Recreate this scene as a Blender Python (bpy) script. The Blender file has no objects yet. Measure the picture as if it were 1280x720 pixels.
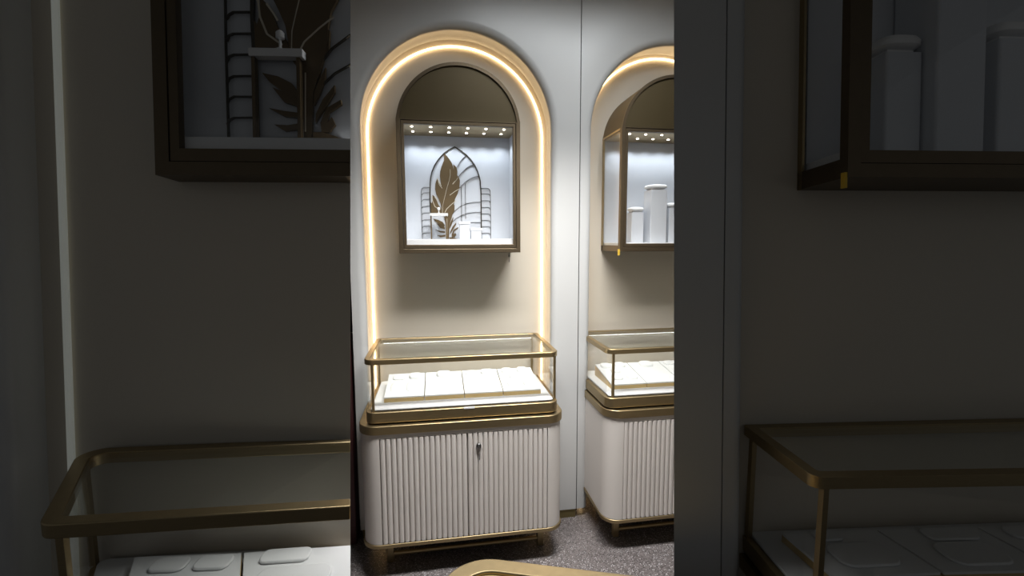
import bpy, bmesh, math, random
from math import radians, sin, cos, pi, sqrt
from mathutils import Matrix, Vector
random.seed(4)
SC = bpy.context.scene
COL = SC.collection

LEDS = 7.0       # strength of the warm arch strips
CASES = 9.0      # strength of the strips in the lit glass cases
PW = 11.5
PW2 = 24.0
SPW = 1.3
RPW = .15
WS = .07
CAMROLL = 1

ARCH= (0.009, [(-0.156, -0.001), (-0.157, 0.118), (-0.16, 0.224), (-0.158, 0.288), (-0.156, 0.325), (-0.154, 0.348), (-0.146, 0.382), (-0.13, 0.42), (-0.107, 0.455), (-0.076, 0.488), (-0.047, 0.509), (-0.014, 0.526), (0.018, 0.508), (0.053, 0.482), (0.08, 0.453), (0.099, 0.427), (0.115, 0.393), (0.124, 0.363), (0.131, 0.333), (0.131, 0.321), (0.134, 0.273), (0.134, 0.121), (0.133, 0.0)])
SIDE_RAIL= [(0.005, [(-0.161, 0.296), (-0.195, 0.296), (-0.204, 0.289), (-0.208, 0.276), (-0.209, 0.17), (-0.208, -0.001)]), (0.005, [(0.136, 0.294), (0.176, 0.295), (0.185, 0.289), (0.189, 0.277), (0.19, 0.122), (0.189, 0.001)])]
RUNG= [(0.004, [(-0.16, 0.266), (-0.193, 0.265), (-0.202, 0.26), (-0.206, 0.252)]), (0.004, [(-0.16, 0.229), (-0.194, 0.228), (-0.202, 0.223), (-0.207, 0.215)]), (0.004, [(-0.161, 0.19), (-0.195, 0.189), (-0.203, 0.185), (-0.207, 0.176)]), (0.004, [(-0.161, 0.152), (-0.195, 0.151), (-0.204, 0.147), (-0.208, 0.138)]), (0.004, [(-0.162, 0.113), (-0.196, 0.112), (-0.204, 0.108), (-0.209, 0.099)]), (0.004, [(-0.162, 0.075), (-0.196, 0.075), (-0.205, 0.07), (-0.209, 0.062)]), (0.004, [(-0.163, 0.037), (-0.197, 0.036), (-0.205, 0.032), (-0.21, 0.023)]), (0.004, [(0.136, 0.263), (0.176, 0.264), (0.183, 0.26), (0.189, 0.251)]), (0.004, [(0.136, 0.224), (0.176, 0.225), (0.183, 0.221), (0.189, 0.212)]), (0.004, [(0.136, 0.185), (0.176, 0.186), (0.183, 0.181), (0.189, 0.173)]), (0.004, [(0.136, 0.148), (0.176, 0.148), (0.183, 0.144), (0.189, 0.135)]), (0.004, [(0.136, 0.11), (0.176, 0.11), (0.183, 0.106), (0.189, 0.097)]), (0.004, [(0.136, 0.074), (0.176, 0.074), (0.183, 0.07), (0.189, 0.061)]), (0.004, [(0.136, 0.034), (0.176, 0.035), (0.183, 0.03), (0.189, 0.021)])]
RAY= [(0.005, [(-0.001, 0.413), (0.014, 0.442), (0.033, 0.463), (0.055, 0.481)]), (0.005, [(-0.012, 0.333), (0.004, 0.356), (0.025, 0.383), (0.052, 0.409), (0.076, 0.423), (0.097, 0.43)]), (0.005, [(-0.037, 0.252), (-0.006, 0.28), (0.025, 0.31), (0.046, 0.331), (0.075, 0.35), (0.103, 0.361), (0.123, 0.364)]), (0.005, [(-0.04, 0.136), (-0.018, 0.165), (0.015, 0.19), (0.048, 0.205), (0.091, 0.214), (0.132, 0.216)]), (0.005, [(-0.043, 0.092), (-0.013, 0.12), (0.02, 0.139), (0.058, 0.151), (0.096, 0.156), (0.131, 0.156)]), (0.005, [(0.063, 0.096), (0.096, 0.098), (0.131, 0.097)]), (0.006, [(0.021, 0.301), (0.019, 0.104)]), (0.005, [(0.044, 0.321), (0.043, 0.118)]), (0.004, [(-0.156, -0.001), (-0.079, 0.0), (-0.003, 0.0)])]
FEATHER= [(-0.076, 0.489), (-0.066, 0.482), (-0.047, 0.459), (-0.032, 0.435), (-0.026, 0.416), (-0.021, 0.397), (-0.024, 0.429), (-0.005, 0.411), (-0.001, 0.39), (-0.002, 0.367), (0.007, 0.356), (0.013, 0.337), (0.011, 0.307), (0.01, 0.323), (0.009, 0.297), (-0.001, 0.262), (-0.017, 0.232), (-0.023, 0.203), (-0.024, 0.179), (-0.031, 0.149), (-0.04, 0.119), (-0.052, 0.082), (-0.056, 0.0), (-0.07, 0.0), (-0.072, 0.081), (-0.081, 0.13), (-0.093, 0.148), (-0.095, 0.172), (-0.1, 0.204), (-0.112, 0.233), (-0.124, 0.257), (-0.13, 0.286), (-0.127, 0.32), (-0.117, 0.349), (-0.109, 0.331), (-0.096, 0.312), (-0.101, 0.361), (-0.099, 0.387), (-0.091, 0.414), (-0.076, 0.45)]
LEAFLETS= [[(-0.145, 0.255), (-0.132, 0.243), (-0.123, 0.225), (-0.113, 0.199), (-0.098, 0.177), (-0.093, 0.148), (-0.159, 0.147), (-0.159, 0.216), (-0.151, 0.206), (-0.145, 0.225)], [(-0.144, 0.118), (-0.115, 0.112), (-0.091, 0.1), (-0.078, 0.081), (-0.083, 0.071), (-0.11, 0.086), (-0.131, 0.102)], [(-0.126, 0.092), (-0.099, 0.081), (-0.078, 0.068), (-0.078, 0.057), (-0.105, 0.065)], [(-0.133, 0.054), (-0.105, 0.049), (-0.078, 0.046), (-0.078, 0.037), (-0.105, 0.039)], [(-0.124, 0.024), (-0.1, 0.023), (-0.076, 0.027), (-0.076, 0.016), (-0.105, 0.012)], [(-0.025, 0.2), (-0.02, 0.197), (-0.022, 0.163), (-0.037, 0.141)], [(-0.051, 0.082), (-0.04, 0.109), (-0.029, 0.13), (-0.03, 0.109), (-0.04, 0.082), (-0.051, 0.06)], [(-0.048, 0.044), (-0.035, 0.071), (-0.013, 0.098), (-0.013, 0.085), (-0.032, 0.055), (-0.049, 0.028)], [(-0.04, 0.028), (-0.029, 0.055), (-0.002, 0.071), (-0.001, 0.063), (-0.024, 0.047), (-0.027, 0.028), (-0.019, 0.039), (-0.013, 0.025), (-0.024, 0.011), (-0.038, 0.011)], [(-0.054, 0.011), (-0.035, 0.011), (-0.003, 0.0), (-0.054, -0.001)]]
VEINS= [(0.003, [(-0.042, 0.4), (-0.042, 0.366), (-0.05, 0.332), (-0.058, 0.305), (-0.053, 0.327), (-0.065, 0.284), (-0.079, 0.231), (-0.088, 0.194), (-0.09, 0.148)]), (0.003, [(0.004, 0.356), (-0.01, 0.337), (-0.029, 0.315)]), (0.005, [(-0.047, 0.253), (-0.017, 0.275), (0.01, 0.291)]), (0.005, [(-0.077, 0.154), (-0.066, 0.175), (-0.039, 0.2), (-0.012, 0.222)]), (0.004, [(-0.111, 0.331), (-0.105, 0.31), (-0.089, 0.292)]), (0.004, [(-0.03, 0.317), (-0.016, 0.333)]), (0.006, [(-0.117, 0.349), (-0.107, 0.327), (-0.094, 0.304)]), (0.006, [(-0.148, 0.251), (-0.145, 0.219), (-0.133, 0.188), (-0.106, 0.169)]), (0.006, [(-0.133, 0.243), (-0.12, 0.225), (-0.113, 0.212)]), (0.004, [(-0.065, 0.119), (-0.067, 0.011)])]

# ------------------------------------------------------------------ materials
def new_mat(name):
    m = bpy.data.materials.new(name); m.use_nodes = True
    nt = m.node_tree; b = nt.nodes['Principled BSDF']
    return m, nt, b

def solid(name, c, rough=.5, metal=0., bump=0., scale=60., vary=0., spec=.5, stretch=None):
    m, nt, b = new_mat(name)
    b.inputs['Base Color'].default_value = (*c, 1)
    b.inputs['Roughness'].default_value = rough
    b.inputs['Metallic'].default_value = metal
    b.inputs['Specular IOR Level'].default_value = spec
    tc = nt.nodes.new('ShaderNodeTexCoord')
    mp = nt.nodes.new('ShaderNodeMapping')
    nt.links.new(tc.outputs['Object'], mp.inputs['Vector'])
    if stretch: mp.inputs['Scale'].default_value = stretch
    n = nt.nodes.new('ShaderNodeTexNoise'); n.inputs['Scale'].default_value = scale; n.inputs['Detail'].default_value = 4
    nt.links.new(mp.outputs['Vector'], n.inputs['Vector'])
    if vary:
        mx = nt.nodes.new('ShaderNodeMix'); mx.data_type = 'RGBA'
        mx.inputs[6].default_value = (*[x*(1-vary) for x in c], 1); mx.inputs[7].default_value = (*[min(1, x*(1+vary)) for x in c], 1)
        nt.links.new(n.outputs['Fac'], mx.inputs[0]); nt.links.new(mx.outputs[2], b.inputs['Base Color'])
    if bump:
        bp = nt.nodes.new('ShaderNodeBump'); bp.inputs['Strength'].default_value = bump; bp.inputs['Distance'].default_value = .002
        nt.links.new(n.outputs['Fac'], bp.inputs['Height']); nt.links.new(bp.outputs['Normal'], b.inputs['Normal'])
    return m

def emit(name, c, s):
    m, nt, b = new_mat(name)
    b.inputs['Base Color'].default_value = (.8, .8, .8, 1)
    b.inputs['Emission Color'].default_value = (*c, 1); b.inputs['Emission Strength'].default_value = s
    return m

def glass_mat(name, tint=(1, 1, 1), refl=.8):
    m, nt, b = new_mat(name); nt.nodes.remove(b)
    out = nt.nodes['Material Output']
    tr = nt.nodes.new('ShaderNodeBsdfTransparent'); tr.inputs[0].default_value = (*tint, 1)
    gl = nt.nodes.new('ShaderNodeBsdfGlossy'); gl.inputs['Roughness'].default_value = .02
    lw = nt.nodes.new('ShaderNodeLayerWeight'); lw.inputs[0].default_value = .5
    pw = nt.nodes.new('ShaderNodeMath'); pw.operation = 'POWER'; pw.inputs[1].default_value = 4.2
    mu = nt.nodes.new('ShaderNodeMath'); mu.operation = 'MULTIPLY_ADD'; mu.inputs[1].default_value = refl*.8; mu.inputs[2].default_value = .03*refl
    mx = nt.nodes.new('ShaderNodeMixShader')
    nt.links.new(lw.outputs['Facing'], pw.inputs[0]); nt.links.new(pw.outputs[0], mu.inputs[0]); nt.links.new(mu.outputs[0], mx.inputs[0])
    nt.links.new(tr.outputs[0], mx.inputs[1]); nt.links.new(gl.outputs[0], mx.inputs[2])
    nt.links.new(mx.outputs[0], out.inputs['Surface'])
    return m

def terrazzo():
    m, nt, b = new_mat('terrazzo_floor')
    N, L = nt.nodes, nt.links
    tc = N.new('ShaderNodeTexCoord')
    big = N.new('ShaderNodeTexNoise'); big.inputs['Scale'].default_value = 3.2; big.inputs['Detail'].default_value = 5
    L.new(tc.outputs['Object'], big.inputs['Vector'])
    fine = N.new('ShaderNodeTexNoise'); fine.inputs['Scale'].default_value = 130; fine.inputs['Detail'].default_value = 3; fine.inputs['Roughness'].default_value = .75
    L.new(tc.outputs['Object'], fine.inputs['Vector'])
    r0 = N.new('ShaderNodeValToRGB'); r0.color_ramp.elements[0].position = .34; r0.color_ramp.elements[0].color = (.035, .028, .028, 1)
    r0.color_ramp.elements[1].position = .66; r0.color_ramp.elements[1].color = (.27, .24, .235, 1)
    L.new(fine.outputs['Fac'], r0.inputs['Fac'])
    vo = N.new('ShaderNodeTexVoronoi'); vo.inputs['Scale'].default_value = 118; L.new(tc.outputs['Object'], vo.inputs['Vector'])
    sub = N.new('ShaderNodeMath'); sub.operation = 'MULTIPLY_ADD'; sub.inputs[1].default_value = -.32; sub.inputs[2].default_value = .36
    L.new(big.outputs['Fac'], sub.inputs[0])   # chip threshold varies over the floor
    th = N.new('ShaderNodeMath'); th.operation = 'LESS_THAN'
    ad = N.new('ShaderNodeMath'); ad.operation = 'SUBTRACT'; ad.inputs[0].default_value = .47
    L.new(sub.outputs[0], ad.inputs[1])
    L.new(vo.outputs['Distance'], th.inputs[0]); L.new(ad.outputs[0], th.inputs[1])
    sel = N.new('ShaderNodeMath'); sel.operation = 'GREATER_THAN'; sel.inputs[1].default_value = .5
    sepc = N.new('ShaderNodeSeparateColor'); L.new(vo.outputs['Color'], sepc.inputs[0]); L.new(sepc.outputs[0], sel.inputs[0])
    ml = N.new('ShaderNodeMath'); ml.operation = 'MULTIPLY'; L.new(th.outputs[0], ml.inputs[0]); L.new(sel.outputs[0], ml.inputs[1])
    mx = N.new('ShaderNodeMix'); mx.data_type = 'RGBA'; mx.inputs[7].default_value = (.66, .64, .66, 1)
    L.new(ml.outputs[0], mx.inputs[0]); L.new(r0.outputs['Color'], mx.inputs[6])
    L.new(mx.outputs[2], b.inputs['Base Color'])
    b.inputs['Roughness'].default_value = .32
    return m

M = dict(
    wall=solid('satin_wall_panel', (.53, .53, .525), .32, vary=.02, scale=3, spec=.5),
    cream=solid('cream_lacquer', (.67, .625, .59), .42, vary=.02, scale=5),
    niche=solid('niche_beige_paint', (.60, .545, .46), .6, vary=.02, scale=3),
    brass=solid('brushed_brass', (.40, .31, .175), .42, 1.0, bump=.08, scale=40, vary=.12, stretch=(1, 1, 14)),
    bronze=solid('bronze_frame', (.13, .098, .062), .42, .8, bump=.05, scale=40, vary=.1),
    header=solid('bronze_arch_panel', (.080, .058, .024), .5, .4, vary=.1, scale=4),
    dark=solid('gap_shade_black', (.008, .006, .004), .8),
    white=solid('white_leatherette', (.74, .74, .74), .55, bump=.05, scale=200),
    inner=solid('white_cabinet_lining', (.58, .60, .635), .6, vary=.02, scale=4),
    gold=solid('tray_gold_side', (.60, .43, .19), .45, .3, vary=.12, scale=20),
    art=solid('gilded_relief', (.115, .075, .032), .5, .35, vary=.15, scale=30),
    artline=solid('bronze_wire', (.05, .042, .03), .45, .5),
    artvein=solid('pale_gold_vein', (.62, .56, .45), .5, .2),
    chrome=solid('chrome_lock', (.5, .5, .5), .18, 1.0),
    maroon=solid('maroon_board', (.055, .012, .014), .5, vary=.1, scale=10),
    black=solid('dark_space_black', (.010, .009, .008), .7),
    yellow=solid('yellow_tape', (.70, .45, .04), .6),
    ceil=solid('ceiling_paint', (.55, .55, .54), .8),
    plinth=solid('olive_brass_plinth', (.20, .16, .07), .4, .7),
    floor=terrazzo(),
    led=emit('warm_led', (1.0, .70, .37), LEDS),
    leddim=emit('dimmed_led', (.95, 1.0, .88), .085),
    spot=emit('spot_emitter', (1.0, .96, .9), 14),
    spotoff=solid('spot_lens_off', (.3, .3, .3), .3),
    striplight=emit('white_case_led', (.93, .97, 1.0), CASES),
    glass=glass_mat('clear_glass'),
    glassd=glass_mat('showcase_top_glass', (.97, .98, .96), .9),
)

# ------------------------------------------------------------------ geometry
class MB:
    def __init__(s): s.v = []; s.f = []
    def add(s, vs, fs):
        n = len(s.v); s.v += [tuple(v) for v in vs]; s.f += [tuple(i+n for i in f) for f in fs]; return s
    def box(s, x0, x1, y0, y1, z0, z1, T=None):
        vs = [Vector((x, y, z)) for x in (x0, x1) for y in (y0, y1) for z in (z0, z1)]
        if T: vs = [T @ v for v in vs]
        return s.add(vs, [(0, 1, 3, 2), (4, 6, 7, 5), (0, 4, 5, 1), (2, 3, 7, 6), (0, 2, 6, 4), (1, 5, 7, 3)])
    def prism(s, pts, z0, z1, axis='z', T=None):
        n = len(pts)
        f3 = (lambda a, b, c: (a, b, c)) if axis == 'z' else (lambda a, b, c: (a, c, b))
        vs = [Vector(f3(x, y, z0)) for x, y in pts] + [Vector(f3(x, y, z1)) for x, y in pts]
        if T: vs = [T @ v for v in vs]
        return s.add(vs, [tuple(range(n)), tuple(range(2*n-1, n-1, -1))] + [(i, (i+1) % n, n+(i+1) % n, n+i) for i in range(n)])
    def ring(s, outer, inner, z0, z1, axis='z', closed=True):
        n = len(outer); f3 = (lambda a, b, c: (a, b, c)) if axis == 'z' else (lambda a, b, c: (a, c, b))
        vs = [f3(x, y, z) for z in (z0, z1) for P in (outer, inner) for x, y in P]
        fs = []
        for i in range(n if closed else n-1):
            j = (i+1) % n
            fs += [(i, j, n+j, n+i), (2*n+i, 3*n+i, 3*n+j, 2*n+j), (i, 2*n+i, 2*n+j, j), (n+i, n+j, 3*n+j, 3*n+i)]
        if not closed:
            fs += [(0, n, 3*n, 2*n), (n-1, 3*n-1, 4*n-1, 2*n-1)]
        return s.add(vs, fs)
    def tube(s, path, r, seg=8, closed=False, flat=None):
        P = [Vector(p) for p in path]; n = len(P); vs = []
        for i in range(n):
            a = P[(i-1) % n] if (closed or i) else P[0]; b = P[(i+1) % n] if (closed or i < n-1) else P[-1]
            t = (b-a).normalized(); up = Vector((0, 1, 0)) if abs(t.y) < .9 else Vector((1, 0, 0))
            u = t.cross(up).normalized(); w = u.cross(t)
            for k in range(seg):
                q = 2*pi*(k+.5)/seg; rw = flat if flat else r
                vs.append(P[i]+u*cos(q)*r+w*sin(q)*rw)
        fs = [(i*seg+k, i*seg+(k+1) % seg, ((i+1) % n)*seg+(k+1) % seg, ((i+1) % n)*seg+k) for i in range(n if closed else n-1) for k in range(seg)]
        if not closed: fs += [tuple(range(seg-1, -1, -1)), tuple((n-1)*seg+k for k in range(seg))]
        return s.add(vs, fs)
    def lathe(s, prof, c, seg=20, axis='z'):
        vs = []; n = len(prof)
        for r, h in prof:
            for k in range(seg):
                q = 2*pi*k/seg
                vs.append((c[0]+r*cos(q), c[1]+r*sin(q), c[2]+h) if axis == 'z' else (c[0]+r*cos(q), c[1]+h, c[2]+r*sin(q)))
        fs = [(i*seg+k, i*seg+(k+1) % seg, (i+1)*seg+(k+1) % seg, (i+1)*seg+k) for i in range(n-1) for k in range(seg)]
        fs += [tuple(range(seg-1, -1, -1)), tuple((n-1)*seg+k for k in range(seg))]
        return s.add(vs, fs)
    def build(s, name, mat, parent=None, T=None, bevel=0, smooth=False, clip=None):
        vs = [Vector(v) for v in s.v]
        if T is not None: vs = [T @ v for v in vs]
        bm = bmesh.new(); bv = [bm.verts.new(v) for v in vs]
        for f in s.f:
            try: bm.faces.new([bv[i] for i in f])
            except ValueError: pass
        for co, no in (clip or []):
            bmesh.ops.bisect_plane(bm, geom=bm.verts[:]+bm.edges[:]+bm.faces[:], plane_co=co, plane_no=no, clear_outer=True)
            ed = [e for e in bm.edges if e.is_boundary]
            if ed: bmesh.ops.holes_fill(bm, edges=ed, sides=0)
        if not bm.verts: bm.free(); return None
        bmesh.ops.recalc_face_normals(bm, faces=bm.faces[:])
        org = parent_origin(parent) if parent else Vector((0, 0, 0))
        if not parent:
            xs = [v.co for v in bm.verts]
            org = Vector(((min(p.x for p in xs)+max(p.x for p in xs))/2, (min(p.y for p in xs)+max(p.y for p in xs))/2, min(p.z for p in xs)))
        for v in bm.verts: v.co -= org
        me = bpy.data.meshes.new(name); bm.to_mesh(me); bm.free()
        for p in me.polygons: p.use_smooth = smooth
        me.materials.append(mat)
        o = bpy.data.objects.new(name, me); COL.objects.link(o)
        if parent: o.parent = parent
        else: o.location = org
        if smooth:
            try: me.set_sharp_from_angle(angle=radians(40))
            except Exception: pass
        if bevel:
            b = o.modifiers.new('edge', 'BEVEL'); b.width = bevel; b.segments = 2; b.limit_method = 'ANGLE'; b.angle_limit = radians(50)
        return o

def parent_origin(p):
    v = Vector((0, 0, 0))
    while p is not None: v += p.location; p = p.parent
    return v
def tag(o, label=None, cat=None, group=None, kind=None):
    if o is None: return None
    for k, v in (('label', label), ('category', cat), ('group', group), ('kind', kind)):
        if v: o[k] = v
    return o
def thing(name, loc, label, cat, group=None):
    o = bpy.data.objects.new(name, None); COL.objects.link(o); o.location = loc; o.empty_display_size = .1
    return tag(o, label, cat, group)
def structure(mb, name, mat, label=None, **k):
    return tag(mb.build(name, mat, **k), label, None, None, 'structure')
def copy_tree(o, offset, label=None):
    def rec(a, par):
        c = a.copy(); COL.objects.link(c)
        if par: c.parent = par
        for ch in [x for x in list(bpy.data.objects) if x.parent == a]: rec(ch, c)
        return c
    c = rec(o, None); c.location = o.location+Vector(offset)
    if label: c['label'] = label
    return c

def roundpoly(pts, r, seg=6):
    """corner-rounded polygon; r is one radius or one per corner"""
    out = []; n = len(pts)
    for i in range(n):
        ri = r[i] if isinstance(r, (list, tuple)) else r
        a, p, b = Vector(pts[i-1]), Vector(pts[i]), Vector(pts[(i+1) % n])
        u, w = (a-p).normalized(), (b-p).normalized(); ang = u.angle(w)
        if ri < 1e-4: out += [tuple(p)]*(seg+1); continue
        d = ri/math.tan(ang/2); c = p+(u+w).normalized()*(ri/sin(ang/2))
        s0 = p+u*d-c; s1 = p+w*d-c
        a0 = math.atan2(s0.y, s0.x); a1 = math.atan2(s1.y, s1.x); da = (a1-a0+pi) % (2*pi)-pi
        for k in range(seg+1):
            q = a0+da*k/seg; out.append((c.x+ri*cos(q), c.y+ri*sin(q)))
    return out
def inset(pts, d):
    """shrink a corner polygon (counter-clockwise) by d"""
    n = len(pts); out = []
    for i in range(n):
        a, p, b = Vector(pts[i-1]), Vector(pts[i]), Vector(pts[(i+1) % n])
        u, w = (p-a).normalized(), (b-p).normalized()
        nu, nw = Vector((-u.y, u.x)), Vector((-w.y, w.x))
        m = (nu+nw); m = m/(m.dot(nu)); out.append(tuple(p+m*d))
    return out
def arch(cx, half, zb, zc, n=40):
    return [(cx-half, zb)]+[(cx-half*cos(pi*i/n), zc+half*sin(pi*i/n)) for i in range(n+1)]+[(cx+half, zb)]
# ------------------------------------------------------------------ camera and frames of reference
EYE = Vector((0, -2.7542, 1.52)); FL = -.15
YAW, PITCH, ROLL, FPX = 9.237, 5.842, .2406, 578.5
a, b = radians(YAW), radians(PITCH)
fw = Vector((sin(a)*cos(b), cos(a)*cos(b), -sin(b))); right = Vector((cos(a), -sin(a), 0)); up = right.cross(fw)
r = radians(ROLL); R_, U_ = right*cos(r)+up*sin(r)*0, up
cam = bpy.data.cameras.new('camera'); co = bpy.data.objects.new('camera', cam); COL.objects.link(co)
rot = Matrix((right, up, -fw)).transposed() @ Matrix.Rotation(-r*CAMROLL, 3, 'Z')
co.matrix_world = Matrix.Translation(EYE) @ rot.to_4x4()
cam.sensor_width = 36; cam.lens = FPX/1280*36; cam.clip_start = .02
SC.camera = co
camr, camu = rot.col[0].copy(), rot.col[1].copy()

# the two dark flanking bays, enlarged copies of the lit ones: panels 1.45 m in front of the camera, leaning back like easels
FB = Matrix(((.9939, .1096, .0112), (-.1102, .9915, .0688), (-.0035, -.0696, .9976)))
def flank(p): return EYE + FB @ Vector(p)
FT = Matrix.Translation(EYE) @ FB.to_4x4()
def sight(px):   # the splayed reveal of the opening between the flanking bays
    d = camr*((px-640)/FPX) - Vector(rot.col[2])
    return d.cross(camu)
nl = sight(438); nl = nl if nl.dot(camr) > 0 else -nl
nr = sight(842.5); nr = -nr if nr.dot(camr) > 0 else nr
floor_clip = (Vector((0, 0, FL)), Vector((0, 0, -1)))
CL = [(EYE, nl), floor_clip]; CR = [(EYE, nr), floor_clip]

# ------------------------------------------------------------------ room shell
structure(MB().box(-4, 4.5, -6, .4, FL-.08, FL), 'floor', M['floor'], 'grey and white speckled terrazzo floor')
structure(MB().box(-4, 4.5, -6, .4, 3.9, 4.0), 'ceiling', M['ceil'], 'plain ceiling above the shop')

def niche_panel(name, cx, half, zc, xl, xr, zt, y0, zb, label, T=None, clip=None, rr=.038, depth=.2, flare=-.016, mat='wall'):
    """a wall panel of finite thickness with an arched, round-edged recess; its front face is at y0, the recess back at y0+depth"""
    n = 48
    prof = [(half-flare, y0+depth), (half-flare*.3, y0+rr*1.6), (half, y0+rr)]
    for k in range(1, 7):
        q = k/6*pi/2; prof.append((half+rr*(1-cos(q)), y0+rr*(1-sin(q))))
    m = MB(); rows = []
    for h, y in prof: rows.append([(x, y, z) for x, z in arch(cx, h, zb, zc, n)])
    ph = prof[-1][0]
    outer = [(xl, y0, zb)]
    for i in range(n+1):
        q = pi*i/n; dx, dz = -cos(q), sin(q); t = 1e9
        if dx < -1e-6: t = min(t, (xl-cx)/dx)
        if dx > 1e-6: t = min(t, (xr-cx)/dx)
        if dz > 1e-6: t = min(t, (zt-zc)/dz)
        outer.append((cx+dx*t, y0, zc+dz*t))
    outer.append((xr, y0, zb))
    # snap to the corners of the panel
    for cxn, czn in ((xl, zt), (xr, zt)):
        k = min(range(1, n+2), key=lambda j: (outer[j][0]-cxn)**2+(outer[j][2]-czn)**2); outer[k] = (cxn, y0, czn)
    rows.append(outer); rows.append([(x, y0+depth, z) for x, y, z in outer])
    L = len(rows[0]); K = len(rows); vs = [p for row in rows for p in row]; fs = []
    for j in range(K):
        for i in range(L-1): fs.append((j*L+i, j*L+i+1, ((j+1) % K)*L+i+1, ((j+1) % K)*L+i))
    fs += [tuple(j*L for j in range(K)), tuple(j*L+L-1 for j in reversed(range(K)))]
    m.add(vs, fs)
    return structure(m, name, M[mat], label, T=T, clip=clip, smooth=True)

structure(MB().box(-.8, 2.4, 0, .1, FL, 3.9), 'wall_back', M['niche'], 'beige back of the lit arched recesses')
niche_panel('wall_front_left', .1325, .512, 2.12, -.452, .8015, 3.9, -.2, FL+.055, 'grey white panel around the full lit arch')
niche_panel('wall_front_right', 1.365, .489, 2.135, .8065, 2.35, 3.9, -.2, FL+.055, 'grey white panel around the second lit arch')
structure(MB().box(.8012, .8068, -.192, -.004, FL+.055, 3.9), 'seam_shade_1', M['dark'], 'vertical seam between the wall panels, its shade painted black')  # black filler puts the shade of the open seam into colour
structure(MB().box(.7, .80, -.193, -.005, FL, FL+.054), 'baseboard_front', M['plinth'], 'olive brass plinth under the wall panel')
structure(MB().box(-.442, -.39, -.193, -.005, FL, FL+.054), 'baseboard_left', M['plinth'], 'brass plinth at the left end of the wall panel')
structure(MB().box(-1.2, -.462, -.12, -.02, 1.02, 3.9), 'wall_left', M['black'], 'black panel standing in for the dark space left of the panelling')  # black sheet stands in for the darkness beyond the panelling
tag(MB().box(-.72, -.468, -.24, -.13, FL, 1.02).build('maroon_board', M['maroon'], bevel=.003), 'dark maroon board standing on the floor left of the lit wall panel', 'board')

def led(cx, half, zb, zc, y, r, mat, label, group=None, T=None, clip=None, end=None):
    pts = [(x, y, z) for x, z in arch(cx, half, zb, zc, 60)]
    if end: pts = pts[:-1]+[(cx+half, y, end)]
    return tag(MB().tube(pts, r, 8).build('led_strip', M[mat], T=T, clip=clip, smooth=True), label, 'light strip', group)
led(.1315, .4985, FL+.02, 2.11, -.008, .005, 'led', 'warm glowing light strip around the complete arched recess')
led(1.365, .476, FL+.02, 2.135, -.008, .005, 'led', 'warm glowing light strip in the partly visible right-hand recess')

# ------------------------------------------------------------------ lacquer cabinet with fluted doors
def fluted_cabinet(dx, label):
    x0, x1, yf, yb = -.390+dx, .632+dx, -.555, -.022
    t = thing('fluted_cabinet', (.12+dx, -.3, FL), label, 'cabinet', None)
    P = [(x0, yf), (x1, yf), (x1, yb), (x0, yb)]; rad = [.085, .085, .012, .012]
    Q = inset(P, .007)
    d0, dm, d1 = -.290+dx, .132+dx, .5415+dx
    # carcass: rounded body with a recess where the doors sit
    body = roundpoly(Q, rad, 8)
    pts = [p for p in body]
    i0 = max(i for i, p in enumerate(pts) if p[0] < d0 and p[1] < yf+.05)
    notch = [(d0, yf+.007), (d0, yf+.030), (d1, yf+.030), (d1, yf+.007)]
    pts2 = pts[:i0+1]+notch+pts[i0+1:]
    m = MB().prism(pts2, .037, .577); m.prism(pts, .5772, .597); m.build('carcass', M['cream'], t, smooth=True)
    def door(a, c, name='door'):
        n = 16; w = (c-a-.003)/n; poly = [(a+.0015, yf+.028)]
        for i in range(n):
            s0 = a+.0015+i*w
            poly.append((s0+.0008, yf+.016))
            for k in range(7):
                q = pi*k/6; poly.append((s0+w/2-(w/2-.002)*cos(q), yf+.011-.006*sin(q)**.7))
            poly.append((s0+w-.0008, yf+.016))
        poly.append((c-.0015, yf+.028))
        return MB().prism(poly, .039, .573).build(name, M['cream'], t)
    door(d0, dm); dr = door(dm, d1)
    lx = .188+dx
    lk = MB().lathe([(.011, -.006), (.013, -.004), (.013, .006)], (lx, yf+.001, .509), 20, 'y'); lk.box(lx-.0015, lx+.0015, yf-.008, yf-.004, .503, .515)
    lo = lk.build('lock', M['chrome'], dr, smooth=True)
    if dx == 0:
        ky = MB().box(lx-.001, lx+.001, yf-.030, yf-.009, .502, .515)
        ky.tube([(lx, yf-.026+.008*cos(q*pi/6), .495+.010*sin(q*pi/6)) for q in range(12)], .0012, 6, True)
        ky.tube([(lx, yf-.027, .486), (lx+.002, yf-.024, .462), (lx, yf-.022, .448)], .003, 6)
        ky.build('key', M['chrome'], lo)
    MB().prism(roundpoly(P, [.09, .09, .012, .012], 10), .597, .640).build('brass_top_band', M['brass'], t, bevel=.003, smooth=True)
    MB().prism(roundpoly(inset(P, .002), rad, 10), .018, .0368).build('brass_base_plate', M['brass'], t, bevel=.002, smooth=True)
    for fx in (-.268, .532):
        for fy in (-.404, -.10):
            MB().box(fx-.016+dx, fx+.016+dx, fy-.016, fy+.016, FL, .018).build('leg', M['brass'], t, bevel=.002)
    for fy in (-.404, -.10):
        MB().tube([(-.252+dx, fy, -.112), (.516+dx, fy, -.112)], .011, 12).build('foot_rail', M['brass'], t, smooth=True)
    return t
fluted_cabinet(0, 'cream cabinet with fluted doors under the glass case in the full lit arch')
fluted_cabinet(1.238, 'cream cabinet with fluted doors, cut off by the picture, right of the seam')

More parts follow.
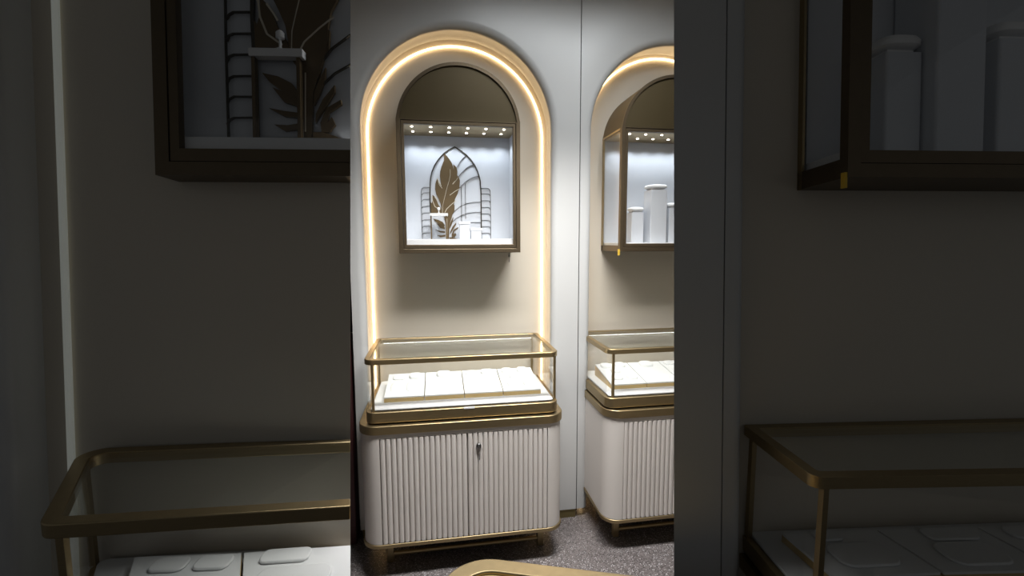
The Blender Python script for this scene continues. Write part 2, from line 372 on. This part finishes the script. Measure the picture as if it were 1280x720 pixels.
# ------------------------------------------------------------------ glass display case
def glass_case(P, z0, zdeck, zg, zt, label, rad, fr=.026, band=True, clip=None, postr=.006, strip=True, lip=None, stripmat='striplight', gap=.009):
    cx = sum(p[0] for p in P)/len(P); cy = sum(p[1] for p in P)/len(P)
    t = thing('glass_display_case', (cx, cy, z0), label, 'display case', 'glass display cases')
    O = roundpoly(P, rad, 8); I = roundpoly(inset(P, fr), [max(0, q-fr*.6) for q in rad], 8)
    kw = dict(clip=clip)
    MB().ring(O, I, zt-fr, zt).build('top_frame', M['brass'], t, bevel=.0025, smooth=True, **kw)
    MB().prism(roundpoly(inset(P, fr-.001), [max(0, q-fr*.6) for q in rad], 8), zt-.010, zt-.003).build('top_glass', M['glassd'], t, **kw)
    MB().prism(roundpoly(inset(P, .012), rad, 8), z0, z0+gap).build('shadow_gap', M['dark'], t, **kw)  # black spacer paints the shadow between case and cabinet band
    MB().prism(O, z0+gap, zdeck).build('base_band', M['brass'], t, bevel=.003, smooth=True, **kw)
    dk = inset(P, .022)
    MB().prism(roundpoly(dk, .02, 5), zdeck, zg).build('deck', M['white'], t, bevel=.004, smooth=True, **kw)
    G = inset(P, .010); n = len(P)
    for i in range(n):
        A, B = Vector(G[i]), Vector(G[(i+1) % n]); d = (B-A).normalized(); nrm = Vector((-d.y, d.x))
        A2, B2 = A+d*.028, B-d*.028
        q = [tuple(A2), tuple(B2), tuple(B2+nrm*.005), tuple(A2+nrm*.005)]
        MB().prism(q, zdeck, zt-fr).build('side_glass', M['glass'], t, **kw)
        for E, s in ((A2, -1),):
            c = E+nrm*.004
            MB().box(c.x-postr, c.x+postr, c.y-postr, c.y+postr, zdeck, zt-fr).build('corner_post', M['brass'], t, **kw)
    if strip:
        q = inset(P, fr*.45); A, B = Vector(q[0]), Vector(q[1]); d = (B-A).normalized(); nrm = Vector((-d.y, d.x))
        A2, B2 = A+d*.03, B-d*.03
        MB().prism([tuple(A2), tuple(B2), tuple(B2+nrm*.008), tuple(A2+nrm*.008)], zt-fr-.002, zt-fr).build('light_strip', M[stripmat], t, **kw)
        A, B = Vector(q[2]), Vector(q[3]); d = (B-A).normalized(); nrm = Vector((-d.y, d.x))
        A2, B2 = A+d*.03, B-d*.03
        MB().prism([tuple(A2), tuple(B2), tuple(B2+nrm*.008), tuple(A2+nrm*.008)], zt-fr-.002, zt-fr).build('light_strip', M[stripmat], t, **kw)  # rear strip added to brighten the wall behind the case
    if lip:
        MB().box(lip[0], lip[1], P[0][1]-.002, P[0][1]+.006, zdeck-.006, zdeck+.001).build('pull_lip', M['white'], t)
    return t
def case_plan(dx): return [(-.352+dx, -.535), (.600+dx, -.535), (.600+dx, -.028), (-.352+dx, -.028)]
glass_case(case_plan(0), .640, .702, .712, .961, 'brass framed glass case with four white trays below the feather display', [.045, .045, .03, .03], lip=(.118, .172))
glass_case(case_plan(1.208), .640, .702, .712, .961, 'brass framed glass case beside the seam, on the partly visible cabinet', [.045, .045, .03, .03])

# ------------------------------------------------------------------ white trays on a slant
def tray(x0, w, yf, yb, zb, zf, zr, label, kind, clip=None, group='white jewellery trays'):
    t = thing('jewellery_tray', (x0+w/2, (yf+yb)/2, zb), label, 'tray', group)
    x1 = x0+w-.004; th = math.atan2(zr-zf, yb-yf); ln = sqrt((zr-zf)**2+(yb-yf)**2)
    m = MB(); m.add([(x0, yf, zb), (x1, yf, zb), (x1, yb, zb), (x0, yb, zb), (x0, yf, zf-.006), (x1, yf, zf-.006), (x1, yb, zr-.006), (x0, yb, zr-.006)],
          [(0, 1, 2, 3), (4, 7, 6, 5), (0, 4, 5, 1), (1, 5, 6, 2), (2, 6, 7, 3), (3, 7, 4, 0)])
    m.build('tray_body', M['gold'], t, clip=clip)
    T = Matrix.Translation((x0, yf, zf)) @ Matrix.Rotation(th, 4, 'X')
    W = x1-x0
    MB().box(0, W, 0, ln, -.0055, .002, T).build('pad', M['white'], t, bevel=.0015, clip=clip)
    def cush(cx, cy, a, c, hgt):
        g = MB(); n = 20; vs = []; 
        for j, (s, hh) in enumerate(((1, .001), (1.0, hgt*.6), (.9, hgt*.9), (.6, hgt))):
            for k in range(n):
                q = 2*pi*k/n; ex = lambda v: math.copysign(abs(v)**.6, v)
                vs.append(T @ Vector((cx+a*s*ex(cos(q)), cy+c*s*ex(sin(q)), hh)))
        fs = [(j*n+k, j*n+(k+1) % n, (j+1)*n+(k+1) % n, (j+1)*n+k) for j in range(3) for k in range(n)]+[tuple(range(n)), tuple(3*n+k for k in range(n))]
        g.add(vs, fs).build('cushion', M['white'], t, smooth=True, clip=clip)
    if kind == 0:
        cush(W*.30, ln*.80, W*.17, ln*.11, .012); cush(W*.74, ln*.82, W*.17, ln*.12, .016); cush(W*.28, ln*.40, W*.17, ln*.20, .006); cush(W*.72, ln*.40, W*.19, ln*.22, .008)
    elif kind == 1:
        cush(W*.5, ln*.84, W*.20, ln*.12, .018); cush(W*.5, ln*.36, W*.38, ln*.24, .005)
    elif kind == 2:
        cush(W*.25, ln*.86, W*.16, ln*.09, .012); cush(W*.70, ln*.84, W*.18, ln*.10, .018); cush(W*.5, ln*.50, W*.38, ln*.12, .004); cush(W*.5, ln*.20, W*.3, ln*.10, .005)
    else:
        for fx, fy in ((.25, .85), (.70, .86), (.42, .60), (.30, .28), (.73, .27)): cush(W*fx, ln*fy, W*.15, ln*.11, .016)
    return t
names = ['first white slanted tray from the left in the case below the feather display', 'second white slanted tray from the left in the case below the feather display',
         'third white slanted tray from the left in the case below the feather display', 'rightmost white slanted tray with round cushions below the feather display']
for i in range(4): tray(-.275+i*.2025, .2025, -.425, -.15, .7125, .737, .778, names[i], i)
names = ['white slanted tray at the left end of the case beside the seam', 'second white slanted tray in the case beside the seam', 'third white slanted tray in the case beside the seam, at the picture cut']
for i in range(3): tray(.927+i*.2025, .2025, -.425, -.15, .7125, .737, .778, names[i], (3, 1, 2)[i])

# ------------------------------------------------------------------ arched wall cabinet (vitrine)
def wall_cabinet(cx, z0, yb, label, S=1., depth=.3, T=None, clip=None, sideglass=False, lit=True, spots=True, shelf=None, fw_=None):
    org = Vector((cx, yb-depth/2, z0)); 
    if T is not None: org = T @ org
    t = thing('arched_wall_cabinet', org, label, 'wall cabinet', 'arched wall cabinets')
    h = .317*S; f = fw_ or .026*S; zd = z0+.675*S; za = z0+.645*S; yf = yb-depth
    kw = dict(T=T, clip=clip)
    zi0, zi1 = z0+.044*S, zd-.022*S
    # arched header body and its rim
    sol = arch(cx, h-.001, zd+.002, za, 40)
    sol = [(x, z) for x, z in sol if z >= zd+.001]; sol = [(cx-h+.001, zd+.002)]+sol[1:-1]+[(cx+h-.001, zd+.002)]
    MB().prism(sol, yf+.010, yb, axis='y').build('arched_header', M['header'], t, smooth=True, **kw)
    o = [(x, z) for x, z in arch(cx, h, zd, za, 40) if z >= zd-.0001]; i_ = [(cx+(x-cx)*(1-.016*S/h), za+(z-za)*(1-.016*S/h)) for x, z in o]
    MB().ring(o, i_, yf, yf+.012, axis='y', closed=False).build('header_rim', M['bronze'], t, smooth=True, **kw)
    # case walls
    w = .012*S
    g = MB().box(cx-h, cx+h, yf+.03, yb, z0, zi0-.012*S); g.build('bottom_panel', M['bronze'], t, **kw)
    MB().box(cx-h+w, cx+h-w, yf+.031, yb-.01, zi1+.003*S, zd).build('light_panel', M['brass'], t, **kw)
    MB().box(cx-h+w, cx+h-w, yb-.012, yb-.001, zi0-.012*S, zi1+.012*S).build('back_lining', M['inner'], t, **kw)
    for sx in (-1, 1):
        if sideglass:
            xa, xb = sorted((cx+sx*h, cx+sx*(h-.008)))
            MB().box(xa, xb, yf+.03, yb-.02, zi0-.012*S, zi1+.012*S).build('side_glass', M['glass'], t, **kw)
            sf = MB().box(xa, xb, yb-.022, yb, z0, zd); sf.box(xa, xb, yf+.03, yb-.022, zi1+.012*S, zd)
            sf.build('side_frame', M['brass'], t, **kw)
        else:
            xa, xb = sorted((cx+sx*h, cx+sx*(h-w)))
            MB().box(xa, xb, yf+.03, yb, zi0-.012*S, zd).build('side_panel', M['inner'], t, **kw)
    MB().box(cx-h+w, cx+h-w, yf+.03, yb-.013, zi0-.012*S, zi0+(shelf or .004*S)).build('shelf', M['white'], t, bevel=.002 if not clip else 0, **kw)
    # outer frame, stepped, then the hinged door frame inside it
    def rect(x0, x1, za_, zb_): return [(x0, za_), (x1, za_), (x1, zb_), (x0, zb_)]
    MB().ring(rect(cx-h, cx+h, z0, zd), rect(cx-h+.022*S, cx+h-.022*S, z0+.022*S, zd-.004*S), yf, yf+.03, axis='y').build('outer_frame', M['bronze'], t, bevel=.002 if not clip else 0, **kw)
    MB().ring(rect(cx-h+.0235*S, cx+h-.0235*S, z0+.0235*S, zd-.0055*S), rect(cx-h+.038*S, cx+h-.038*S, zi0, zi1), yf+.003, yf+.028, axis='y').build('door_frame', M['bronze'], t, bevel=.002 if not clip else 0, **kw)
    MB().box(cx-h+.037*S, cx+h-.037*S, yf+.012, yf+.016, zi0-.001, zi1+.001).build('door_glass', M['glass'], t, **kw)
    if spots:
        for yy, nm in ((yf+(.075 if depth > .15 else .035), 'front'), (yf+(.185 if depth > .15 else .07), 'rear')):
            for k in range(6):
                x = cx-h+.075*S+k*(2*h-.15*S)/5
                g = MB().lathe([(.0065*S, -.002), (.0065*S, 0)], (x, yy, zi1+.0029*S), 14)
                g.build('spot_lamp', M['spot' if lit else 'spotoff'], t, **kw)
    return t
wall_cabinet(.129, 1.457, -.0005, 'arched bronze wall cabinet holding the gilded feather artwork', shelf=.028)
wall_cabinet(1.325, 1.457, -.0005, 'arched bronze wall cabinet with white columns, right of the seam', sideglass=True)
tag(MB().box(1.0005, 1.0085, -.300, -.285, 1.436, 1.470).build('tape_tab', M['yellow']), 'small yellow tape tab at the lower corner of the cabinet with white columns', 'tape')
k = MB().tube([(.387, -.286, 1.4555), (.388, -.288, 1.43), (.386, -.287, 1.405)], .0022, 6); k.box(.382, .392, -.289, -.287, 1.432, 1.445)
tag(k.build('hanging_key', M['artline']), 'small dark key hanging under the right corner of the feather cabinet', 'key')

# ------------------------------------------------------------------ gilded relief
def relief(T, label, S=1., clip=None, tk=.010):
    t = thing('feather_artwork', T @ Vector((.0, 0, 0)), label, 'artwork', 'gilded feather artworks')
    def P3(p): return [(x*S, 0, z*S) for x, z in p]
    kw = dict(T=T, clip=clip)
    w, p = ARCH
    MB().tube(P3(p), w*.5*S, 4, flat=tk*.6).build('pointed_arch', M['artline'], t, **kw)
    for w, p in SIDE_RAIL: MB().tube(P3(p), w*.32*S, 4, flat=tk*.5).build('side_rail', M['artline'], t, **kw)
    for w, p in RUNG: MB().tube(P3(p), w*.36*S, 4, flat=tk*.5).build('rung', M['artline'], t, **kw)
    for w, p in RAY: MB().tube(P3(p), w*.32*S, 4, flat=tk*.5).build('ray', M['artline'], t, **kw)
    fe = MB().prism([(x*S, z*S) for x, z in FEATHER], -tk*.5, tk*.5, axis='y').build('feather', M['art'], t, **kw)
    for p in LEAFLETS: MB().prism([(x*S, z*S) for x, z in p], -tk*.4, tk*.45, axis='y').build('leaflet', M['art'], t, **kw)
    for w, p in VEINS: MB().tube([(x*S, -tk*.5, z*S) for x, z in p], w*.42*S, 4, flat=.0015).build('vein', M['artvein'], t, **kw)
    return t
relief(Matrix.Translation((.13, -.0158, 1.5295)) @ Matrix.Scale(1.0, 4), 'gilded feather and pointed arch artwork inside the lit wall cabinet', 1.0, tk=.006)

def riser(x0, x1, y0, y1, z0, z1, label, T=None, clip=None, S=1., solid_=False):
    c = Vector(((x0+x1)/2, (y0+y1)/2, z0)); c = T @ c if T is not None else c
    t = thing('display_riser', c, label, 'display stand', 'small white display stands'); kw = dict(T=T, clip=clip)
    MB().box(x0, x1, y0, y1, z1-.014*S, z1).build('top_slab', M['white'], t, **kw)
    if solid_:
        MB().box(x0+.004*S, x1-.004*S, y0+.004*S, y1-.004*S, z0, z1-.014*S).build('column', M['inner'], t, **kw)
    else:
        for xx in (x0+.003*S, x1-.012*S):
            for yy in (y0+.003*S, y1-.008*S):
                MB().box(xx, xx+.006*S, yy, yy+.005*S, z0, z1-.014*S).build('leg', M['art'], t, **kw)
    return t
riser(-.031, .067, -.155, -.075, 1.5295, 1.672, 'open white topped stand with thin gold legs before the feather')
riser(.128, .191, -.13, -.07, 1.5295, 1.628, 'plain white block stand right of the feather stem', solid_=True)
riser(.193, .258, -.12, -.06, 1.5295, 1.592, 'lowest white block stand inside the pointed arch', solid_=True)
def ring_holder(x, y, z, s, label, T=None, clip=None):
    m = MB().lathe([(.010*s, 0), (.011*s, .004*s), (.004*s, .008*s), (.004*s, .03*s), (.012*s, .034*s), (.012*s, .05*s), (.006*s, .056*s)], (x, y, z), 14)
    return tag(m.build('ring_holder', M['white'], T=T, clip=clip, smooth=True), label, 'ring holder', 'small white ring holders')
ring_holder(.018, -.12, 1.6722, .6, 'small white ring holder on the gold legged stand')

def column(cx, cy, z0, z1, w, label, T=None, clip=None, S=1.):
    c = Vector((cx, cy, z0)); c = T @ c if T is not None else c
    t = thing('display_column', c, label, 'display stand', 'white columns with puffed tops'); kw = dict(T=T, clip=clip)
    MB().prism(roundpoly([(cx-w/2, cy-w/2), (cx+w/2, cy-w/2), (cx+w/2, cy+w/2), (cx-w/2, cy+w/2)], .005*S, 3), z0, z1-.032*S).build('shaft', M['inner'], t, **kw)
    MB().box(cx-w*.36, cx+w*.36, cy-w*.36, cy+w*.36, z1-.032*S, z1-.022*S).build('neck', M['white'], t, **kw)
    n = 24; vs = []; a = w*.56
    for s, hh in ((.8, -.024), (1, -.018), (1.02, -.010), (.9, -.003), (.55, 0)):
        for k in range(n):
            q = 2*pi*k/n; ex = lambda v: math.copysign(abs(v)**.55, v)
            vs.append((cx+a*s*ex(cos(q)), cy+a*s*ex(sin(q)), z1+hh*S))
    fs = [(j*n+k, j*n+(k+1) % n, (j+1)*n+(k+1) % n, (j+1)*n+k) for j in range(4) for k in range(n)]+[tuple(range(n)), tuple(4*n+k for k in range(n))]
    MB().add(vs, fs).build('puffed_top', M['white'], t, smooth=True, **kw)
    return t
column(1.161, -.15, 1.5055, 1.712, .074, 'shortest white puffed column, left in the cabinet right of the seam')
column(1.275, -.17, 1.5055, 1.840, .100, 'tall white puffed column in the cabinet right of the seam')
column(1.395, -.15, 1.5055, 1.738, .085, 'white puffed column at the picture cut, right of the tall one')

# ------------------------------------------------------------------ brass rimmed table in the foreground
ang = radians(-19.4); tl = Vector((.035, -1.462, 0))
def tp(u, v): return (tl.x+u*cos(ang)+v*sin(ang), tl.y+u*sin(ang)-v*cos(ang))
TP = [tp(0, .6), tp(1.0, .6), tp(1.0, 0), tp(0, 0)]
t = thing('brass_table', (.42, -1.85, FL), 'brass rimmed table with a rounded corner at the bottom of the picture', 'table')
MB().ring(roundpoly(TP, .13, 12), roundpoly(inset(TP, .052), .085, 12), .565, .60).build('rim', M['brass'], t, bevel=.004, smooth=True)
MB().prism(roundpoly(inset(TP, .0525), .085, 12), .570, .590).build('table_top', M['gold'], t, smooth=True)
for u, v in ((.14, .14), (.86, .14), (.14, .46), (.86, .46)):
    q = tp(u, v); MB().tube([(q[0], q[1], FL), (q[0], q[1], .57)], .018, 16).build('leg', M['brass'], t, smooth=True)

# ------------------------------------------------------------------ dark flanking bays, enlarged dim copies of the lit bays
D = 1.45
def LT(): return FT
structure(MB().box(-1.375, -.2, D, D+.05, -2.2, 2.6), 'wall_flank_left', M['niche'], 'unlit beige recess back on the left', T=FT, clip=CL)
niche_panel('wall_flank_left_front', -.312, 1.03, 1.05, -1.345-.06, .8, 2.3, D-.1, -2.2, 'unlit grey panel around the left recess', T=FT, clip=CL, rr=.03, depth=.1, flare=.01)
structure(MB().box(-2.2, -1.41, D-.06, D+.05, -2.2, 2.6), 'dark_space_panel', M['black'], 'black panel standing in for the darkness at the far left', T=FT, clip=CL)  # added panel; the darkness past the bay is put into its colour
led(-.312, .942, -2.0, 1.05, D-.011, .010, 'leddim', 'dim light strip in the unlit bay on the left', T=FT, clip=CL)
structure(MB().box(.3, 2.3, D, D+.05, -2.2, 2.6), 'wall_flank_right', M['niche'], 'unlit beige recess back on the right', T=FT, clip=CR)
structure(MB().box(.2, .7025, D-.1, D-.001, -2.2, 2.6), 'wall_flank_right_pier', M['wall'], 'unlit grey pier beside the bright opening', T=FT, clip=CR)
niche_panel('wall_flank_right_front', 1.65, .88, 1.05, .7065, 2.75, 2.3, D-.1, -2.2, 'unlit grey panel around the right recess', T=FT, clip=CR, rr=.03, depth=.099, flare=.01)

wall_cabinet(-.387, .278, D-.001, 'large unlit wall cabinet with feather artwork at upper left', 1.70, .10, FT, CL, lit=False, shelf=.040)
relief(FT @ Matrix.Translation((-.433, D-.024, .405)), 'dim gilded feather artwork in the unlit cabinet at upper left', 1.60, CL, tk=.014)
riser(-.684, -.533, D-.064, D-.036, .278+.044*1.7+.0405, .650, 'dim white topped stand with gold legs at upper left', FT, CL, 1.6)
ring_holder(-.60, D-.05, .6502, 1., 'dim white ring holder on the stand at upper left', FT, CL)
wall_cabinet(1.532, .262, D-.001, 'large unlit wall cabinet with white columns at upper right', 1.70, .21, FT, CR, sideglass=True, lit=False)
tag(MB().box(.986, .9935, D-.210, D-.195, .232, .275).build('tape_tab', M['yellow'], T=FT, clip=CR), 'tiny yellow tape tab under the unlit cabinet at upper right', 'tape')
z0 = .262+.044*1.7+.0045
column(1.228, D-.072, z0, .700, .112, 'shortest puffed column in the unlit cabinet at upper right', FT, CR, 1.7)
column(1.365, D-.092, z0, .95, .150, 'tall column in the unlit cabinet at upper right', FT, CR, 1.7)
column(1.575, D-.075, z0, .745, .112, 'puffed column in the unlit cabinet, at the right picture edge', FT, CR, 1.7)

def flank_cabinet(P, rad, z1, label, clip):
    cx = sum(p[0] for p in P)/len(P); cy = sum(p[1] for p in P)/len(P)
    t = thing('flank_counter', (cx, cy, FL), label, 'counter', None)
    MB().prism(roundpoly(inset(P, .012), rad, 8), FL+.06, z1-.045).build('carcass', M['cream'], t, clip=clip, smooth=True)
    MB().prism(roundpoly(inset(P, -.01), rad, 8), z1-.045, z1).build('brass_top_band', M['brass'], t, clip=clip, smooth=True)
    MB().prism(roundpoly(inset(P, .05), rad, 8), FL, FL+.0598).build('plinth', M['plinth'], t, clip=clip, smooth=True)
    return t
def ext(p, q, k): return (p[0]+(q[0]-p[0])*k, p[1]+(q[1]-p[1])*k)
PL = [(-.868, -1.652), ext((-.845, -1.6385), (-.206, -1.683), 1.6), (.3, -1.335), (-1.062, -1.2385)]
PR = [(.928, -1.779), (2.2, -1.955), (2.3, -1.600), (.974, -1.4405)]
CL3 = CL+[(flank((0, D-.003, 0)), FB.col[1].copy())]; CR3 = CR+[(flank((0, D-.003, 0)), FB.col[1].copy())]
rl = [.045, 0, 0, .05]; rrr = [.03, .03, .03, .012]
ZG = .50
glass_case(PL, ZG, ZG+.06, ZG+.07, .908, 'large unlit glass case with rounded brass frame at lower left', rl, fr=.034, clip=CL3, postr=.008, strip=False)
glass_case(PR, ZG, ZG+.06, ZG+.07, .9227, 'large unlit glass case with brass frame at lower right', rrr, fr=.032, clip=CR3, postr=.008, strip=False)
flank_cabinet(PL, rl, ZG-.001, 'unlit counter body below the glass case at lower left', CL3)
flank_cabinet(PR, rrr, ZG-.001, 'unlit counter body below the glass case at lower right', CR3)

def flank_tray(Q, label, clip, bumps):
    cx = sum(p[0] for p in Q)/4; cy = sum(p[1] for p in Q)/4
    t = thing('jewellery_tray', (cx, cy, ZG+.0705), label, 'tray', 'unlit white jewellery trays')
    MB().prism(Q, ZG+.0705, .592).build('tray_body', M['gold'], t, clip=clip)
    MB().prism(roundpoly(inset(Q, .001), .004, 3), .592, .600).build('pad', M['white'], t, clip=clip)
    bl, br, fr_, fl_ = [Vector(Q[k]) for k in (3, 2, 1, 0)]
    for u, v, a, c in bumps:
        p = (bl*(1-u)+br*u)*(1-v)+(fl_*(1-u)+fr_*u)*v; e = (br-bl).normalized(); n_ = Vector((-e.y, e.x))
        R = [tuple(p-e*a-n_*c), tuple(p+e*a-n_*c), tuple(p+e*a+n_*c), tuple(p-e*a+n_*c)]
        MB().prism(roundpoly(R, min(a, c)*.7, 5), .600, .609).build('cushion', M['white'], t, bevel=.004, smooth=True, clip=clip)
flank_tray([(-.79, -1.575), (-.513, -1.575), (-.590, -1.352), (-.895, -1.318)], 'first unlit white tray in the large glass case at lower left', CL3, [(.35, .2, .05, .03), (.75, .2, .05, .03), (.4, .7, .07, .04)])
flank_tray([(-.507, -1.575), (-.19, -1.6), (-.24, -1.372), (-.584, -1.352)], 'second unlit white tray in the large glass case at lower left', CL3, [(.35, .15, .07, .03), (.4, .6, .1, .05)])
flank_tray([(1.055, -1.735), (1.366, -1.765), (1.360, -1.567), (1.058, -1.535)], 'first unlit white tray in the large glass case at lower right', CR3, [(.4, .15, .04, .025), (.5, .6, .09, .05)])
flank_tray([(1.372, -1.766), (1.69, -1.81), (1.688, -1.610), (1.366, -1.568)], 'middle unlit white tray in the large glass case at lower right', CR3, [(.6, .2, .08, .03), (.5, .65, .09, .05)])
flank_tray([(1.696, -1.811), (2.02, -1.855), (2.02, -1.655), (1.694, -1.611)], 'unlit white tray at the right picture edge in the large glass case', CR3, [(.4, .2, .08, .03)])
# ------------------------------------------------------------------ lights
def area(name, loc, target, sx, sy, power, color, spread=180):
    l = bpy.data.lights.new(name, 'AREA'); l.shape = 'RECTANGLE'; l.size = sx; l.size_y = sy; l.energy = power; l.color = color; l.spread = radians(spread)
    o = bpy.data.objects.new(name, l); COL.objects.link(o); o.location = loc
    d = Vector(target)-Vector(loc); o.rotation_euler = d.to_track_quat('-Z', 'Y').to_euler()
    return o
area('upper_wall_fill', (.80, -1.12, 2.95), (.75, -.42, .9), 1.1, .25, PW, (.93, .97, 1.0), 130)  # unseen area light added for soft light on the upper wall
area('lower_wall_fill', (.44, -1.06, 2.49), (.44, -.42, .0), 1.15, .3, PW2, (1, .985, .96), 96)  # unseen area light added to brighten cabinets, lower wall and floor
def spot(loc, target, power, color, ang=50, blend=.6, rad=.02):
    l = bpy.data.lights.new('cabinet_spot', 'SPOT'); l.energy = power; l.color = color; l.spot_size = radians(ang); l.spot_blend = blend; l.shadow_soft_size = rad
    o = bpy.data.objects.new('cabinet_spot', l); COL.objects.link(o); o.location = loc
    o.rotation_euler = (Vector(target)-Vector(loc)).to_track_quat('-Z', 'Y').to_euler()
for cx in (.129, 1.325):
    h = .317
    for k in range(6):
        x = cx-h+.075+k*(2*h-.15)/5
        spot((x, -.085, 2.098), (x, -.055, 1.5), SPW, (.84, .92, 1.0), 125, .9, .006)
        spot((x, -.19, 2.098), (x, -.18, 1.5), SPW*1.0, (.9, .95, 1.0), 60, .8, .006)
area('front_fill', (0.25, -4.8, 3.0), (.25, -1.5, 1.2), 3.2, 1.4, RPW, (1, .97, .92))  # weak fill added behind the camera for the flanking bays
w = bpy.data.worlds.new('world'); SC.world = w; w.use_nodes = True
w.node_tree.nodes['Background'].inputs[0].default_value = (.96, .99, 1, 1); w.node_tree.nodes['Background'].inputs[1].default_value = WS
SC.view_settings.view_transform = 'Standard'; SC.view_settings.look = 'None'; SC.view_settings.exposure = 0; SC.view_settings.gamma = 1
SC.view_settings.use_curve_mapping = False
SC.cycles.use_denoising = True; SC.cycles.max_bounces = 10; SC.cycles.transparent_max_bounces = 24; SC.cycles.caustics_reflective = False; SC.cycles.sample_clamp_indirect = 4
